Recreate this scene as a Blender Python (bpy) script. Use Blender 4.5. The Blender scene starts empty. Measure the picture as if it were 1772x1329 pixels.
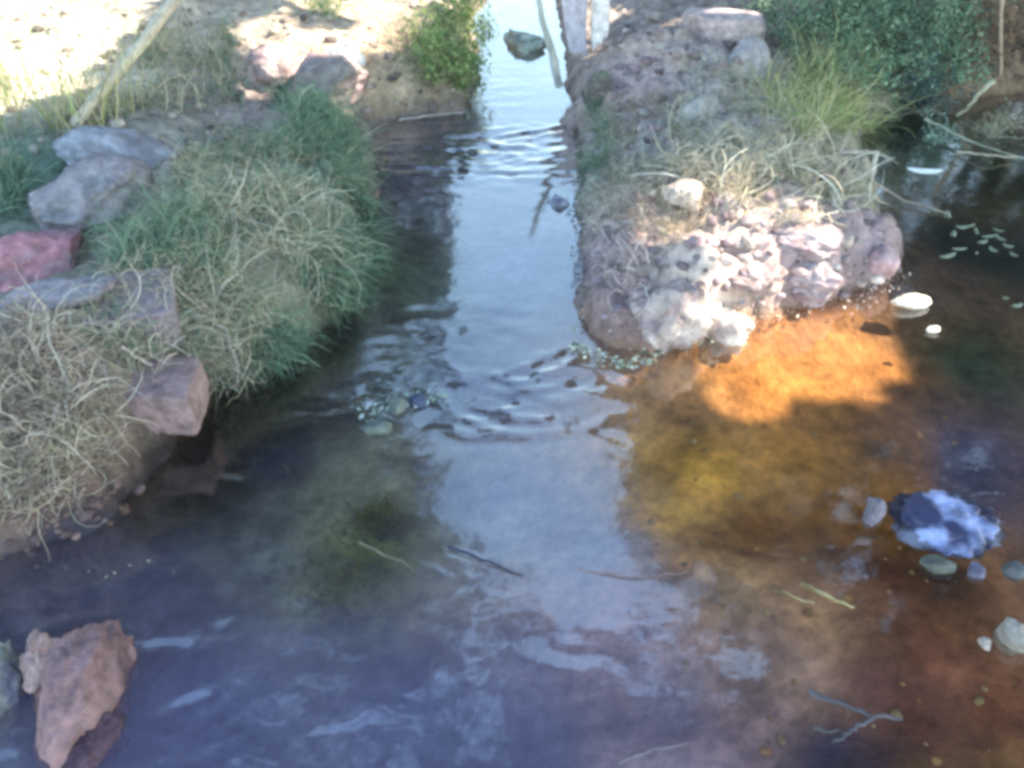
import bpy, math, random
import numpy as np
from mathutils import Vector, Matrix

# ------------------------------------------------------------------ camera, light, exposure
S = bpy.context.scene
COL = S.collection
CAM_H, PITCH, F = 1.5, math.radians(38), 1534.4          # F = focal length in pixels of a 1772 px wide frame
cam_d = bpy.data.cameras.new('camera'); cam = bpy.data.objects.new('camera', cam_d); COL.objects.link(cam)
cam.location = (0, 0, CAM_H); cam.rotation_euler = (math.pi/2 - PITCH, 0, 0)
cam_d.lens = 36.0 * F / 1772; cam_d.sensor_width = 36; cam_d.clip_start = 0.05; cam_d.clip_end = 3000
S.camera = cam
SUN_EL, SUN_AZ = math.radians(46), math.radians(82)      # azimuth clockwise from +Y
TO_SUN = np.array([math.cos(SUN_EL)*math.sin(SUN_AZ), math.cos(SUN_EL)*math.cos(SUN_AZ), math.sin(SUN_EL)])
w = bpy.data.worlds.new('World'); S.world = w; w.use_nodes = True
nt = w.node_tree; nt.nodes.clear()
sky = nt.nodes.new('ShaderNodeTexSky'); sky.sky_type = 'NISHITA'; sky.sun_disc = False
sky.sun_elevation = SUN_EL; sky.sun_rotation = SUN_AZ; sky.air_density = 2.0; sky.dust_density = 0.8; sky.ozone_density = 4.0
bg = nt.nodes.new('ShaderNodeBackground'); bg.inputs[1].default_value = 0.15
wo = nt.nodes.new('ShaderNodeOutputWorld')
nt.links.new(sky.outputs[0], bg.inputs[0]); nt.links.new(bg.outputs[0], wo.inputs[0])
sd = bpy.data.lights.new('sun', 'SUN'); sd.energy = 3.3; sd.angle = math.radians(0.55); sd.color = (1, .89, .74)
so = bpy.data.objects.new('sun', sd); COL.objects.link(so)
so.rotation_euler = Vector(TO_SUN).to_track_quat('Z', 'Y').to_euler(); so.location = (6, -1, 8)
S.view_settings.view_transform = 'Standard'; S.view_settings.look = 'None'; S.view_settings.gamma = 1
S.view_settings.use_curve_mapping = False
S.view_settings.exposure = 2.2
S.cycles.pixel_filter_type = 'BLACKMAN_HARRIS'; S.cycles.filter_width = 3.8
S.cycles.max_bounces = 6; S.cycles.transparent_max_bounces = 12
S.cycles.use_denoising = True

# ------------------------------------------------------------------ helpers
R = np.random.RandomState(7); random.seed(7)
fw = np.array([0, math.cos(PITCH), -math.sin(PITCH)]); up = np.array([0, math.sin(PITCH), math.cos(PITCH)])

def ray(u, v):
    u = np.atleast_1d(np.asarray(u, float)); v = np.atleast_1d(np.asarray(v, float))
    return fw[None] + np.array([1., 0, 0])[None]*((u-886)/F)[:, None] + up[None]*((664.5-v)/F)[:, None]
def W(u, v, z=0.0):
    d = ray(u, v); t = (z-CAM_H)/d[:, 2]
    return np.array([0, 0, CAM_H])[None] + d*t[:, None]
def proj(P):
    q = P - np.array([0, 0, CAM_H]); zc = q @ fw
    zc = np.where(zc < .05, np.nan, zc)
    return 886 + F*q[:, 0]/zc, 664.5 - F*(q @ up)/zc
def inside(px, py, poly):
    poly = np.asarray(poly, float); c = np.zeros(len(px), bool)
    x1, y1 = poly[-1]
    for x2, y2 in poly:
        cond = ((y1 > py) != (y2 > py)) & (px < (x2-x1)*(py-y1)/((y2-y1) + 1e-12) + x1)
        c ^= cond; x1, y1 = x2, y2
    return c
def sdist(x, y, poly):
    d = np.full(x.shape, 1e9); n = len(poly)
    for i in range(n):
        ax, ay = poly[i]; bx, by = poly[(i+1) % n]
        vx, vy = bx-ax, by-ay; t = np.clip(((x-ax)*vx+(y-ay)*vy)/(vx*vx+vy*vy+1e-12), 0, 1)
        d = np.minimum(d, np.hypot(x-ax-t*vx, y-ay-t*vy))
    return np.where(inside(x.ravel(), y.ravel(), poly).reshape(x.shape), d, -d)
def _hash(ix, iy, iz, s):
    h = (ix.astype(np.int64)*374761393 + iy.astype(np.int64)*668265263 + iz.astype(np.int64)*2147483647 + s*1442695041) & 0xffffffff
    h = ((h ^ (h >> 13))*1274126177) & 0xffffffff
    return ((h ^ (h >> 16)) & 0xffff)/65535.0
def vnoise(x, y, z=None, s=0):
    if z is None: z = np.zeros_like(x)
    ix, iy, iz = np.floor(x), np.floor(y), np.floor(z); fx, fy, fz = x-ix, y-iy, z-iz
    fx = fx*fx*(3-2*fx); fy = fy*fy*(3-2*fy); fz = fz*fz*(3-2*fz); r = 0
    for a in (0, 1):
        for b in (0, 1):
            for c in (0, 1):
                r = r + _hash(ix+a, iy+b, iz+c, s)*(fx if a else 1-fx)*(fy if b else 1-fy)*(fz if c else 1-fz)
    return r*2-1
def fbm(x, y, sc, o=4, s=0, z=None):
    r = 0; a = 1; t = 0
    for i in range(o):
        r = r + a*vnoise(x*sc, y*sc, None if z is None else z*sc, s+i); t += a; a *= .5; sc *= 2.03
    return r/t
def idw(x, y, pts, p=3.0):
    num = 0; den = 0
    for (px, py, c) in pts:
        wt = 1.0/((x-px)**2+(y-py)**2+.002)**(p/2); den = den+wt
        num = num + wt[..., None]*np.asarray(c, float)
    return num/den[..., None]

def mesh_obj(name, V, Fc, mat, parent=None, col=None, smooth=False, loc=None):
    V = np.asarray(V, np.float32).reshape(-1, 3)
    if loc is not None: V = V - np.asarray(loc, np.float32)
    me = bpy.data.meshes.new(name)
    if isinstance(Fc, np.ndarray):
        k = Fc.shape[1]; n = len(Fc)
        me.vertices.add(len(V)); me.vertices.foreach_set('co', V.ravel())
        me.loops.add(n*k); me.loops.foreach_set('vertex_index', Fc.astype(np.int32).ravel())
        me.polygons.add(n); me.polygons.foreach_set('loop_start', np.arange(0, n*k, k, dtype=np.int32))
        me.polygons.foreach_set('loop_total', np.full(n, k, np.int32)); me.update(calc_edges=True)
    else:
        me.from_pydata([tuple(map(float, v)) for v in V], [], Fc); me.update()
    if col is not None:
        a = me.color_attributes.new('Col', 'FLOAT_COLOR', 'POINT')
        c = np.ones((len(V), 4), np.float32); c[:, :3] = col; a.data.foreach_set('color', c.ravel())
    me.polygons.foreach_set('use_smooth', np.full(len(me.polygons), smooth)); me.update()
    me.materials.append(mat)
    o = bpy.data.objects.new(name, me); COL.objects.link(o)
    if loc is not None: o.location = loc
    if parent is not None:
        o.parent = parent
        if loc is not None: o.location = Vector(loc) - parent.location
        else: o.location = -parent.location
    return o
def tag(o, label, cat, group=None, kind=None):
    o['label'] = label; o['category'] = cat
    if group: o['group'] = group
    if kind: o['kind'] = kind
    return o
def empty(name, loc, label, cat, group=None):
    o = bpy.data.objects.new(name, None); COL.objects.link(o); o.location = tuple(map(float, loc)); o.empty_display_size = .1
    return tag(o, label, cat, group)

def material(name, rough=.85, nscale=20, namt=.25, bump=.2, bscale=None, color=None, spec=.3, transl=0, noise_detail=6):
    m = bpy.data.materials.new(name); m.use_nodes = True; n = m.node_tree; b = n.nodes['Principled BSDF']
    b.inputs['Roughness'].default_value = rough; b.inputs['Specular IOR Level'].default_value = spec
    tc = n.nodes.new('ShaderNodeTexCoord'); nz = n.nodes.new('ShaderNodeTexNoise')
    nz.inputs['Scale'].default_value = nscale; nz.inputs['Detail'].default_value = noise_detail; nz.inputs['Roughness'].default_value = .65
    n.links.new(tc.outputs['Object'], nz.inputs['Vector'])
    mr = n.nodes.new('ShaderNodeMapRange'); mr.inputs['From Min'].default_value = .25; mr.inputs['From Max'].default_value = .75
    mr.inputs['To Min'].default_value = 1-namt; mr.inputs['To Max'].default_value = 1+namt
    n.links.new(nz.outputs['Fac'], mr.inputs['Value'])
    vm = n.nodes.new('ShaderNodeVectorMath'); vm.operation = 'SCALE'; n.links.new(mr.outputs[0], vm.inputs['Scale'])
    if color is None:
        at = n.nodes.new('ShaderNodeAttribute'); at.attribute_name = 'Col'; n.links.new(at.outputs['Color'], vm.inputs[0])
    else: vm.inputs[0].default_value = color
    n.links.new(vm.outputs[0], b.inputs['Base Color'])
    if bump:
        bp = n.nodes.new('ShaderNodeBump'); bp.inputs['Strength'].default_value = bump; bp.inputs['Distance'].default_value = .01
        nb = n.nodes.new('ShaderNodeTexNoise'); nb.inputs['Scale'].default_value = bscale or nscale*2; nb.inputs['Detail'].default_value = 8
        n.links.new(tc.outputs['Object'], nb.inputs['Vector']); n.links.new(nb.outputs['Fac'], bp.inputs['Height'])
        n.links.new(bp.outputs[0], b.inputs['Normal'])
    if transl:
        tr = n.nodes.new('ShaderNodeBsdfTranslucent'); n.links.new(vm.outputs[0], tr.inputs['Color'])
        mx = n.nodes.new('ShaderNodeMixShader'); mx.inputs[0].default_value = transl
        n.links.new(b.outputs[0], mx.inputs[1]); n.links.new(tr.outputs[0], mx.inputs[2])
        n.links.new(mx.outputs[0], n.nodes['Material Output'].inputs[0])
    return m
M_GROUND = material('ground_soil', .85, 30, .4, .9, 60)
M_ROCK = material('rock_stone', .8, 26, .5, .9, 45)
M_BLADE = material('grass_blade', .75, 30, .15, 0, transl=.25)
M_LEAF = material('leaf', .6, 30, .15, 0, transl=.3)
M_CROWN = material('tree_leaf', .6, 30, .15, 0, transl=.08)
M_STEM = material('dry_stem', .85, 40, .25, 0)
M_WOOD = material('old_wood', .8, 30, .35, .5, 60)
M_BARK = material('bark', .9, 12, .4, .6, 20, color=(.09, .07, .05))
M_FOAM = material('debris', .7, 60, .3, .3, 90)

# ------------------------------------------------------------------ water outline (the bank line seen in the photo, at water level)
def wl(pts): return [tuple(p[:2]) for p in W([a for a, b in pts], [b for a, b in pts])]
left_line = [(828, 0), (815, 60), (828, 120), (812, 165), (790, 196), (700, 204), (655, 216), (636, 262), (648, 320), (650, 380), (640, 450),
             (606, 520), (540, 582), (470, 636), (385, 660), (335, 690), (300, 765), (262, 835), (190, 895), (80, 935), (-150, 985), (-500, 1010)]
right_line = [(958, 0), (974, 60), (986, 130), (988, 190), (966, 212), (1000, 232), (1006, 300), (993, 345), (1000, 420), (1003, 500), (1012, 566),
              (1060, 596), (1110, 606), (1180, 588), (1260, 572), (1340, 546), (1400, 530), (1450, 512), (1520, 498), (1560, 470), (1572, 430),
              (1535, 392), (1505, 350), (1495, 300), (1480, 245), (1478, 212), (1560, 192), (1660, 172), (1800, 160), (2300, 170)]
LW, RW = wl(left_line), wl(right_line)
left_poly = [(-.25, 9), (.1, 7)] + LW + [(-6, 1.5), (-14, -2), (-60, -6), (-60, 80), (-6, 80), (-2.5, 20), (-.9, 12)]
right_poly = [(.2, 9), (.42, 7)] + RW + [(8, 3.6), (14, 2), (60, -6), (60, 80), (-4.5, 80), (-1.2, 20), (-.2, 12)]

def ground_h(x, y):
    wx = x + .05*fbm(x, y, 6, 4, 11) + .012*vnoise(x*27, y*27, s=5); wy = y + .05*fbm(x, y, 6, 4, 17) + .012*vnoise(x*27, y*27, s=6)
    dl = sdist(wx, wy, left_poly); dr = sdist(wx, wy, right_poly)
    d = np.maximum(dl, dr); left = dl > dr
    nz = fbm(x, y, 3.2, 5, 3); fine = fbm(x, y, 14, 3, 9)
    dp = np.maximum(d, 0)
    hl = .17*(1-np.exp(-dp/.07)) + .10*(1-np.exp(-dp/.6)) + .05*np.minimum(dp, 4)
    hr = (.07*(1-np.exp(-dp/.05)) + .07*(1-np.exp(-dp/.35)))*(.75+.7*vnoise(x*5, y*5, s=14)*np.exp(-dp/.3)) + .03*np.abs(vnoise(x*17, y*17, s=15))*np.minimum(dp*20, 1) + .018*np.abs(vnoise(x*38, y*38, s=16))*np.minimum(dp*20, 1) + .05*np.minimum(dp, 4)
    h = np.where(left, hl, hr) + dp/(dp+.25)*(.09*nz) + np.minimum(dp*8, 1)*(.026*fine + .008*fbm(x, y, 45, 2, 19))
    h = h + np.clip((np.hypot(x, y)-9)/30, 0, 1)*1.2
    dw = np.maximum(-d, 0)
    depth = .025 + .13*(1-np.exp(-dw/.22)) + .015*nz + .006*fine
    depth = np.maximum(depth, .012)
    return np.where(d > 0, h, -depth*np.minimum(1, dw/.03 + .15)), d

# extra lumps of ground: (u, v, z guess, radius m, height m)
LUMPS = [(1210, 500, .12, .20, .10), (1120, 440, .12, .12, .06), (1380, 430, .15, .20, .08), (1250, 250, .25, .35, .08), (1400, 330, .2, .2, .05),
         (1530, 455, .02, .08, .03), (450, 420, .3, .30, .06), (330, 300, .35, .3, .06), (560, 180, .3, .25, .07), (180, 560, .2, .2, .06),
         (1150, 80, .2, .4, .10), (40, 760, .1, .2, .07), (1620, 1110, -.05, .28, .06), (1480, 1010, -.05, .15, .03), (1380, 640, -.08, .28, .02),
         (250, 790, -.02, .12, .05), (1220, 970, -.08, .2, .05), (690, 715, -.02, .08, .035), (1330, 885, -.08, .14, -.03),
         (150, 905, -.02, .09, .05)]
LP = [(*W(u, v, z)[0][:2], r, h, z) for u, v, z, r, h in LUMPS]
def Hfun(x, y):
    h, d = ground_h(x, y)
    for lx, ly, r, a, lz in LP:
        g = np.exp(-((x-lx)**2+(y-ly)**2)/(r*r))*(np.clip(d/.05, 0, 1) if lz > 0 else 1); h = h + a*g*(1+.35*vnoise(x*9, y*9, s=int(r*100)))
    return h, d

GX0, GX1, GY0, GY1, GS = -4.6, 5.0, .2, 8.2, .017
gx = np.arange(GX0, GX1, GS); gy = np.arange(GY0, GY1, GS)
XX, YY = np.meshgrid(gx, gy); HH, DD = Hfun(XX, YY)
def Hat(x, y):
    fx = np.clip((x-GX0)/GS, 0, len(gx)-2.001); fy = np.clip((y-GY0)/GS, 0, len(gy)-2.001)
    ix, iy = fx.astype(int), fy.astype(int); a, b = fx-ix, fy-iy
    return (HH[iy, ix]*(1-a)+HH[iy, ix+1]*a)*(1-b) + (HH[iy+1, ix]*(1-a)+HH[iy+1, ix+1]*a)*b
def hit(u, v, water=True):
    d = ray(u, v); n = len(d); t = np.full(n, .6); done = np.zeros(n, bool)
    for k in range(520):
        P = np.array([0, 0, CAM_H]) + d*t[:, None]; g = Hat(P[:, 0], P[:, 1])
        if water: g = np.maximum(g, 0)
        done |= P[:, 2] <= g; t = np.where(done, t, t+.02)
    P = np.array([0, 0, CAM_H]) + d*(t-.01)[:, None]; P[:, 2] = Hat(P[:, 0], P[:, 1])
    if water: P[:, 2] = np.maximum(P[:, 2], 0)
    return P
def pt(u, v, water=True): return hit(u, v, water)[0]
def in_poly(poly, n):
    poly = np.array(poly, float); lo, hi = poly.min(0), poly.max(0); out = []
    while sum(map(len, out)) < n:
        q = lo + R.rand(n*2, 2)*(hi-lo); out.append(q[inside(q[:, 0], q[:, 1], poly)])
    q = np.concatenate(out)[:n]; return hit(q[:, 0], q[:, 1])
def px_size(P):  # metres per photo pixel at P
    return float((np.asarray(P)-np.array([0, 0, CAM_H])) @ fw)/F

# ------------------------------------------------------------------ ground: fine patch + skirt to the horizon, one sheet
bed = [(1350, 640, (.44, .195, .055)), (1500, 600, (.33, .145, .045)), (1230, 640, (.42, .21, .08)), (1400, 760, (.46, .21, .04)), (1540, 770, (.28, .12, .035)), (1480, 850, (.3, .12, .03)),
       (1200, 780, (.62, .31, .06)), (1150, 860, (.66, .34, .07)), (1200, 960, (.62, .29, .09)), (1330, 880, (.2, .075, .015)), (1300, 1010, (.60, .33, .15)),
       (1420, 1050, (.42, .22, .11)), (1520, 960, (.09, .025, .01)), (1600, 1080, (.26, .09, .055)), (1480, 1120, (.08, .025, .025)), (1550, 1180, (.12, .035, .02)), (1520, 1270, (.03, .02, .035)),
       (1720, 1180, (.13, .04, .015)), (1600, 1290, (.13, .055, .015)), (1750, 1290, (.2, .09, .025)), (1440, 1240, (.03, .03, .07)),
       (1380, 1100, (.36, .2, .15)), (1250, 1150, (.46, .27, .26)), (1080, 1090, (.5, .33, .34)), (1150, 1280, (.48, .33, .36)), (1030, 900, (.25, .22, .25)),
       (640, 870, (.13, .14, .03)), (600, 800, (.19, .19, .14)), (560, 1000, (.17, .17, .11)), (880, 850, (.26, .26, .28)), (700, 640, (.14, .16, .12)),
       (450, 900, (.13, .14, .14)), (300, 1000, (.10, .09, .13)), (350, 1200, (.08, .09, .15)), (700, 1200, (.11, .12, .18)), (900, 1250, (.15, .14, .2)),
       (380, 760, (.008, .008, .012)), (420, 690, (.01, .01, .012)), (330, 800, (.01, .01, .015)), (480, 650, (.01, .012, .012)), (420, 750, (.012, .012, .016)), (540, 600, (.02, .025, .02)), (290, 840, (.015, .012, .015)), (250, 800, (.07, .045, .035)), (1680, 600, (.05, .07, .05)), (1600, 480, (.14, .09, .07)), (1700, 400, (.02, .03, .02)),  # near-black points: the left bank's undercut shade painted into the bed
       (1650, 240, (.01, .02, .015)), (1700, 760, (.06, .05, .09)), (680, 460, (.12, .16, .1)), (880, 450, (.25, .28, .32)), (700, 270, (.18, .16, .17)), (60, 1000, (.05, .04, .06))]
land = [(1100, 150, .2, (.5, .35, .33)), (1150, 320, .2, (.44, .36, .30)), (1200, 520, .1, (.68, .53, .44)), (1290, 530, .1, (.66, .52, .42)), (1400, 450, .15, (.42, .31, .30)),
        (1050, 450, .08, (.40, .29, .29)), (1300, 100, .3, (.46, .38, .35)), (1400, 250, .25, (.33, .31, .2)), (1180, 180, .2, (.38, .35, .31)), (1080, 560, .04, (.26, .17, .16)),
        (1120, 260, .2, (.32, .32, .24)), (1540, 450, .05, (.38, .27, .28)), (200, 150, .4, (.27, .24, .20)), (330, 250, .4, (.36, .32, .26)), (450, 450, .3, (.26, .25, .18)),
        (560, 230, .35, (.15, .20, .15)), (560, 120, .4, (.38, .28, .25)), (650, 30, .4, (.50, .38, .26)), (50, 50, .5, (.72, .66, .5)), (180, 50, .5, (.66, .56, .42)), (30, 250, .4, (.14, .19, .14)),
        (100, 700, .2, (.24, .19, .15)), (250, 550, .25, (.24, .2, .16)), (90, 870, .08, (.16, .10, .085)), (220, 870, .02, (.15, .10, .08)), (700, 150, .2, (.25, .19, .17)), (330, 100, .4, (.28, .22, .22)),
        (1700, 60, .2, (.22, .15, .1)), (600, 500, .15, (.10, .12, .08)), (420, 620, .1, (.09, .1, .08))]
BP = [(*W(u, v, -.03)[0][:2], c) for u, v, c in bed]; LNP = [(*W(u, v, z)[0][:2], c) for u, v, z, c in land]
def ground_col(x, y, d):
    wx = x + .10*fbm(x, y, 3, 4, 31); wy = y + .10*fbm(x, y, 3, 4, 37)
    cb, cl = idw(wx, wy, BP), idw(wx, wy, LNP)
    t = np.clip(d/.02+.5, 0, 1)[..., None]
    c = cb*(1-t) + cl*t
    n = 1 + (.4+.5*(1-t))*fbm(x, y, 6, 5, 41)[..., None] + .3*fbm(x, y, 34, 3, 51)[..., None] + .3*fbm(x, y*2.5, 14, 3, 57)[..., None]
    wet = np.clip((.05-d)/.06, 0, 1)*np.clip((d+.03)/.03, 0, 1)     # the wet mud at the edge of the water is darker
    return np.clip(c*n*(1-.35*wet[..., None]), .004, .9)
ny, nx = XX.shape
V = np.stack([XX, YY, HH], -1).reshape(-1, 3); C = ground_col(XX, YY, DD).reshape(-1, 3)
idx = np.arange(nx*ny).reshape(ny, nx)
Q = np.stack([idx[:-1, :-1], idx[:-1, 1:], idx[1:, 1:], idx[1:, :-1]], -1).reshape(-1, 4)
# skirt rings to the horizon
per = np.concatenate([idx[0, :], idx[1:, -1], idx[-1, -2::-1], idx[-2:0:-1, 0]])
ctr = np.array([(GX0+GX1)/2, (GY0+GY1)/2]); prev = per; vs, qs, cs = [V], [Q], [C]; base = len(V)
for s_ in (1.08, 1.2, 1.4, 1.8, 2.6, 4, 8, 20, 60, 250):
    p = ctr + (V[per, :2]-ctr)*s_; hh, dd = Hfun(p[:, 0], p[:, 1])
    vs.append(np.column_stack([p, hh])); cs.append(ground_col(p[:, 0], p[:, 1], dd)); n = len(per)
    cur = base + np.arange(n); base += n; nxt = np.roll(np.arange(n), -1)
    qs.append(np.stack([prev[nxt], prev, cur, cur[nxt]], -1)); prev = cur
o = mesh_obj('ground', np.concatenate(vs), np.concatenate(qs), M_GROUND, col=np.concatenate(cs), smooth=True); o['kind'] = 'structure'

# ------------------------------------------------------------------ water
def gauss(x, y, u, v, ru, rv):
    c = W(u, v)[0]; s = px_size(c); a = W(u, v-rv)[0]; b = W(u, v+rv)[0]; ry = abs(a[1]-b[1])/2
    return np.exp(-((x-c[0])/(ru*s))**2 - ((y-c[1])/ry)**2)
WS = .013
wx_ = np.arange(-3.4, 4.2, WS); wy_ = np.arange(.3, 7.6, WS); X2, Y2 = np.meshgrid(wx_, wy_)
rif = np.zeros_like(X2)
for u, v, ru, rv, a in [(880, 700, 190, 60, 1.0), (1000, 650, 120, 50, .7), (860, 262, 150, 40, 1.0), (700, 240, 80, 40, .5), (700, 1060, 260, 60, .22), (300, 1090, 180, 70, .8), (750, 1180, 200, 40, .4),
                        (60, 1010, 160, 50, .9), (420, 840, 120, 70, .4), (860, 150, 60, 60, .15), (830, 560, 120, 60, .3), (1650, 900, 90, 90, .7), (330, 1230, 220, 90, .8), (660, 690, 80, 60, .7), (900, 960, 150, 30, .3), (540, 720, 100, 60, .35), (450, 1150, 420, 190, .42), (950, 1120, 260, 120, .25), (450, 880, 200, 80, .35), (880, 830, 160, 80, .12)]:
    rif = np.maximum(rif, a*1.15*gauss(X2, Y2, u, v, ru, rv))
yy = Y2 + .10*X2*X2 + .05*fbm(X2, Y2, 4, 2, 71); xx = X2 + .06*fbm(X2, Y2, 3, 2, 72)
rp = .0055*fbm(xx*1.0, yy*2.3, 9, 3, 61) + .0028*fbm(xx, yy*2.0, 26, 2, 65) + .0035*np.sin(yy*46+3*fbm(xx, yy, 3, 2, 66))*fbm(xx, yy, 5, 2, 67)
Z2 = rif*rp*1.25 + .00045*fbm(X2, Y2*1.5, 7, 2, 81) + .00016*fbm(X2, Y2, 30, 2, 84)
# small lip lines where the water spills over the riffles
for (pts, a, wd) in [([(860, 243), (960, 225), (1000, 216)], -.012, .018), ([(640, 290), (760, 296), (870, 303), (990, 300)], -.012, .02), ([(760, 672), (860, 662), (930, 640), (985, 612)], -.006, .014),
                     ([(770, 682), (815, 712), (900, 740), (990, 735), (1060, 708)], -.006, .014), ([(700, 735), (820, 752), (960, 748), (1070, 720)], .004, .02)]:
    L = wl(pts); dmin = np.full(X2.shape, 9.)
    for (ax, ay), (bx, by) in zip(L[:-1], L[1:]):
        t = np.clip(((X2-ax)*(bx-ax)+(Y2-ay)*(by-ay))/((bx-ax)**2+(by-ay)**2), 0, 1); dmin = np.minimum(dmin, np.hypot(X2-ax-t*(bx-ax), Y2-ay-t*(by-ay)) + .012*vnoise(X2*25, Y2*25, s=4))
    Z2 += .55*(a*np.exp(-(dmin/wd)**2) - a*.6*np.exp(-((dmin-.03)/wd)**2))*(.6+.9*vnoise(X2*7, Y2*7, s=44))
turb_pts = [(900, 850, .34), (900, 450, .32), (850, 1000, .26), (500, 1150, .44), (300, 1250, .46), (250, 1000, .24), (700, 1250, .48), (900, 1200, .46), (1050, 1020, .36), (1100, 1250, .34), (1300, 1150, .10),
            (1350, 640, .02), (1200, 800, .02), (1300, 950, .03), (1500, 900, .0), (1600, 1100, .0), (1650, 600, .0), (1700, 300, 0), (380, 720, 0), (450, 670, 0), (330, 790, 0), (490, 640, 0), (420, 740, 0), (300, 840, 0), (540, 620, 0), (360, 820, 0), (300, 860, .01), (600, 880, .06), (580, 1000, .08), (690, 450, .08), (700, 270, .25), (620, 650, .12), (1500, 1280, .02), (850, 680, .32), (480, 800, .12), (1700, 780, .15)]
tb = idw(X2+.05*fbm(X2, Y2, 4, 3, 91), Y2+.05*fbm(X2, Y2, 4, 3, 92), [(*W(u, v)[0][:2], (t,)) for u, v, t in turb_pts])
ny, nx = X2.shape; idx = np.arange(nx*ny).reshape(ny, nx)
Q = np.stack([idx[:-1, :-1], idx[:-1, 1:], idx[1:, 1:], idx[1:, :-1]], -1).reshape(-1, 4)
V = np.stack([X2, Y2, Z2], -1).reshape(-1, 3)
per = np.concatenate([idx[0, :], idx[1:, -1], idx[-1, -2::-1], idx[-2:0:-1, 0]]); ctr = np.array([.4, 4.]); prev = per
vs, qs, cs = [V], [Q], [np.repeat(tb.reshape(-1, 1), 3, 1)]; base = len(V)
for s_ in (1.3, 3, 10, 30):
    p = ctr + (V[per, :2]-ctr)*s_; vs.append(np.column_stack([p, np.zeros(len(p))])); cs.append(np.full((len(p), 3), .15)); n = len(per)
    cur = base + np.arange(n); base += n; nxt = np.roll(np.arange(n), -1); qs.append(np.stack([prev[nxt], prev, cur, cur[nxt]], -1)); prev = cur
MW = bpy.data.materials.new('stream_water'); MW.use_nodes = True; n = MW.node_tree; n.nodes.clear()
out = n.nodes.new('ShaderNodeOutputMaterial'); at = n.nodes.new('ShaderNodeAttribute'); at.attribute_name = 'Col'
tr = n.nodes.new('ShaderNodeBsdfTransparent'); tr.inputs[0].default_value = (.95, .90, .80, 1)
df = n.nodes.new('ShaderNodeBsdfDiffuse'); df.inputs[0].default_value = (.145, .13, .23, 1)
gl = n.nodes.new('ShaderNodeBsdfGlossy'); gl.inputs['Roughness'].default_value = .07; gl.inputs[0].default_value = (1, 1, 1, 1)
lwt = n.nodes.new('ShaderNodeLayerWeight'); lwt.inputs[0].default_value = .5     # Schlick curve, the same from above and below
pw = n.nodes.new('ShaderNodeMath'); pw.operation = 'POWER'; pw.inputs[1].default_value = 3.3; n.links.new(lwt.outputs['Facing'], pw.inputs[0])
fr = n.nodes.new('ShaderNodeMath'); fr.operation = 'MULTIPLY_ADD'; fr.inputs[1].default_value = .92; fr.inputs[2].default_value = .08; n.links.new(pw.outputs[0], fr.inputs[0])
nz = n.nodes.new('ShaderNodeTexNoise'); nz.inputs['Scale'].default_value = 22; nz.inputs['Detail'].default_value = 3
tc = n.nodes.new('ShaderNodeTexCoord'); n.links.new(tc.outputs['Object'], nz.inputs['Vector'])
bp = n.nodes.new('ShaderNodeBump'); bp.inputs['Strength'].default_value = .07; bp.inputs['Distance'].default_value = .008
n.links.new(nz.outputs['Fac'], bp.inputs['Height'])
for x in (gl, lwt): n.links.new(bp.outputs[0], x.inputs['Normal'])
m1 = n.nodes.new('ShaderNodeMixShader'); n.links.new(at.outputs['Fac'], m1.inputs[0]); n.links.new(tr.outputs[0], m1.inputs[1]); n.links.new(df.outputs[0], m1.inputs[2])
m2 = n.nodes.new('ShaderNodeMixShader'); n.links.new(fr.outputs[0], m2.inputs[0]); n.links.new(m1.outputs[0], m2.inputs[1]); n.links.new(gl.outputs[0], m2.inputs[2])
n.links.new(m2.outputs[0], out.inputs[0])
o = mesh_obj('water', np.concatenate(vs), np.concatenate(qs), MW, col=np.concatenate(cs), smooth=True); o['kind'] = 'structure'

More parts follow.
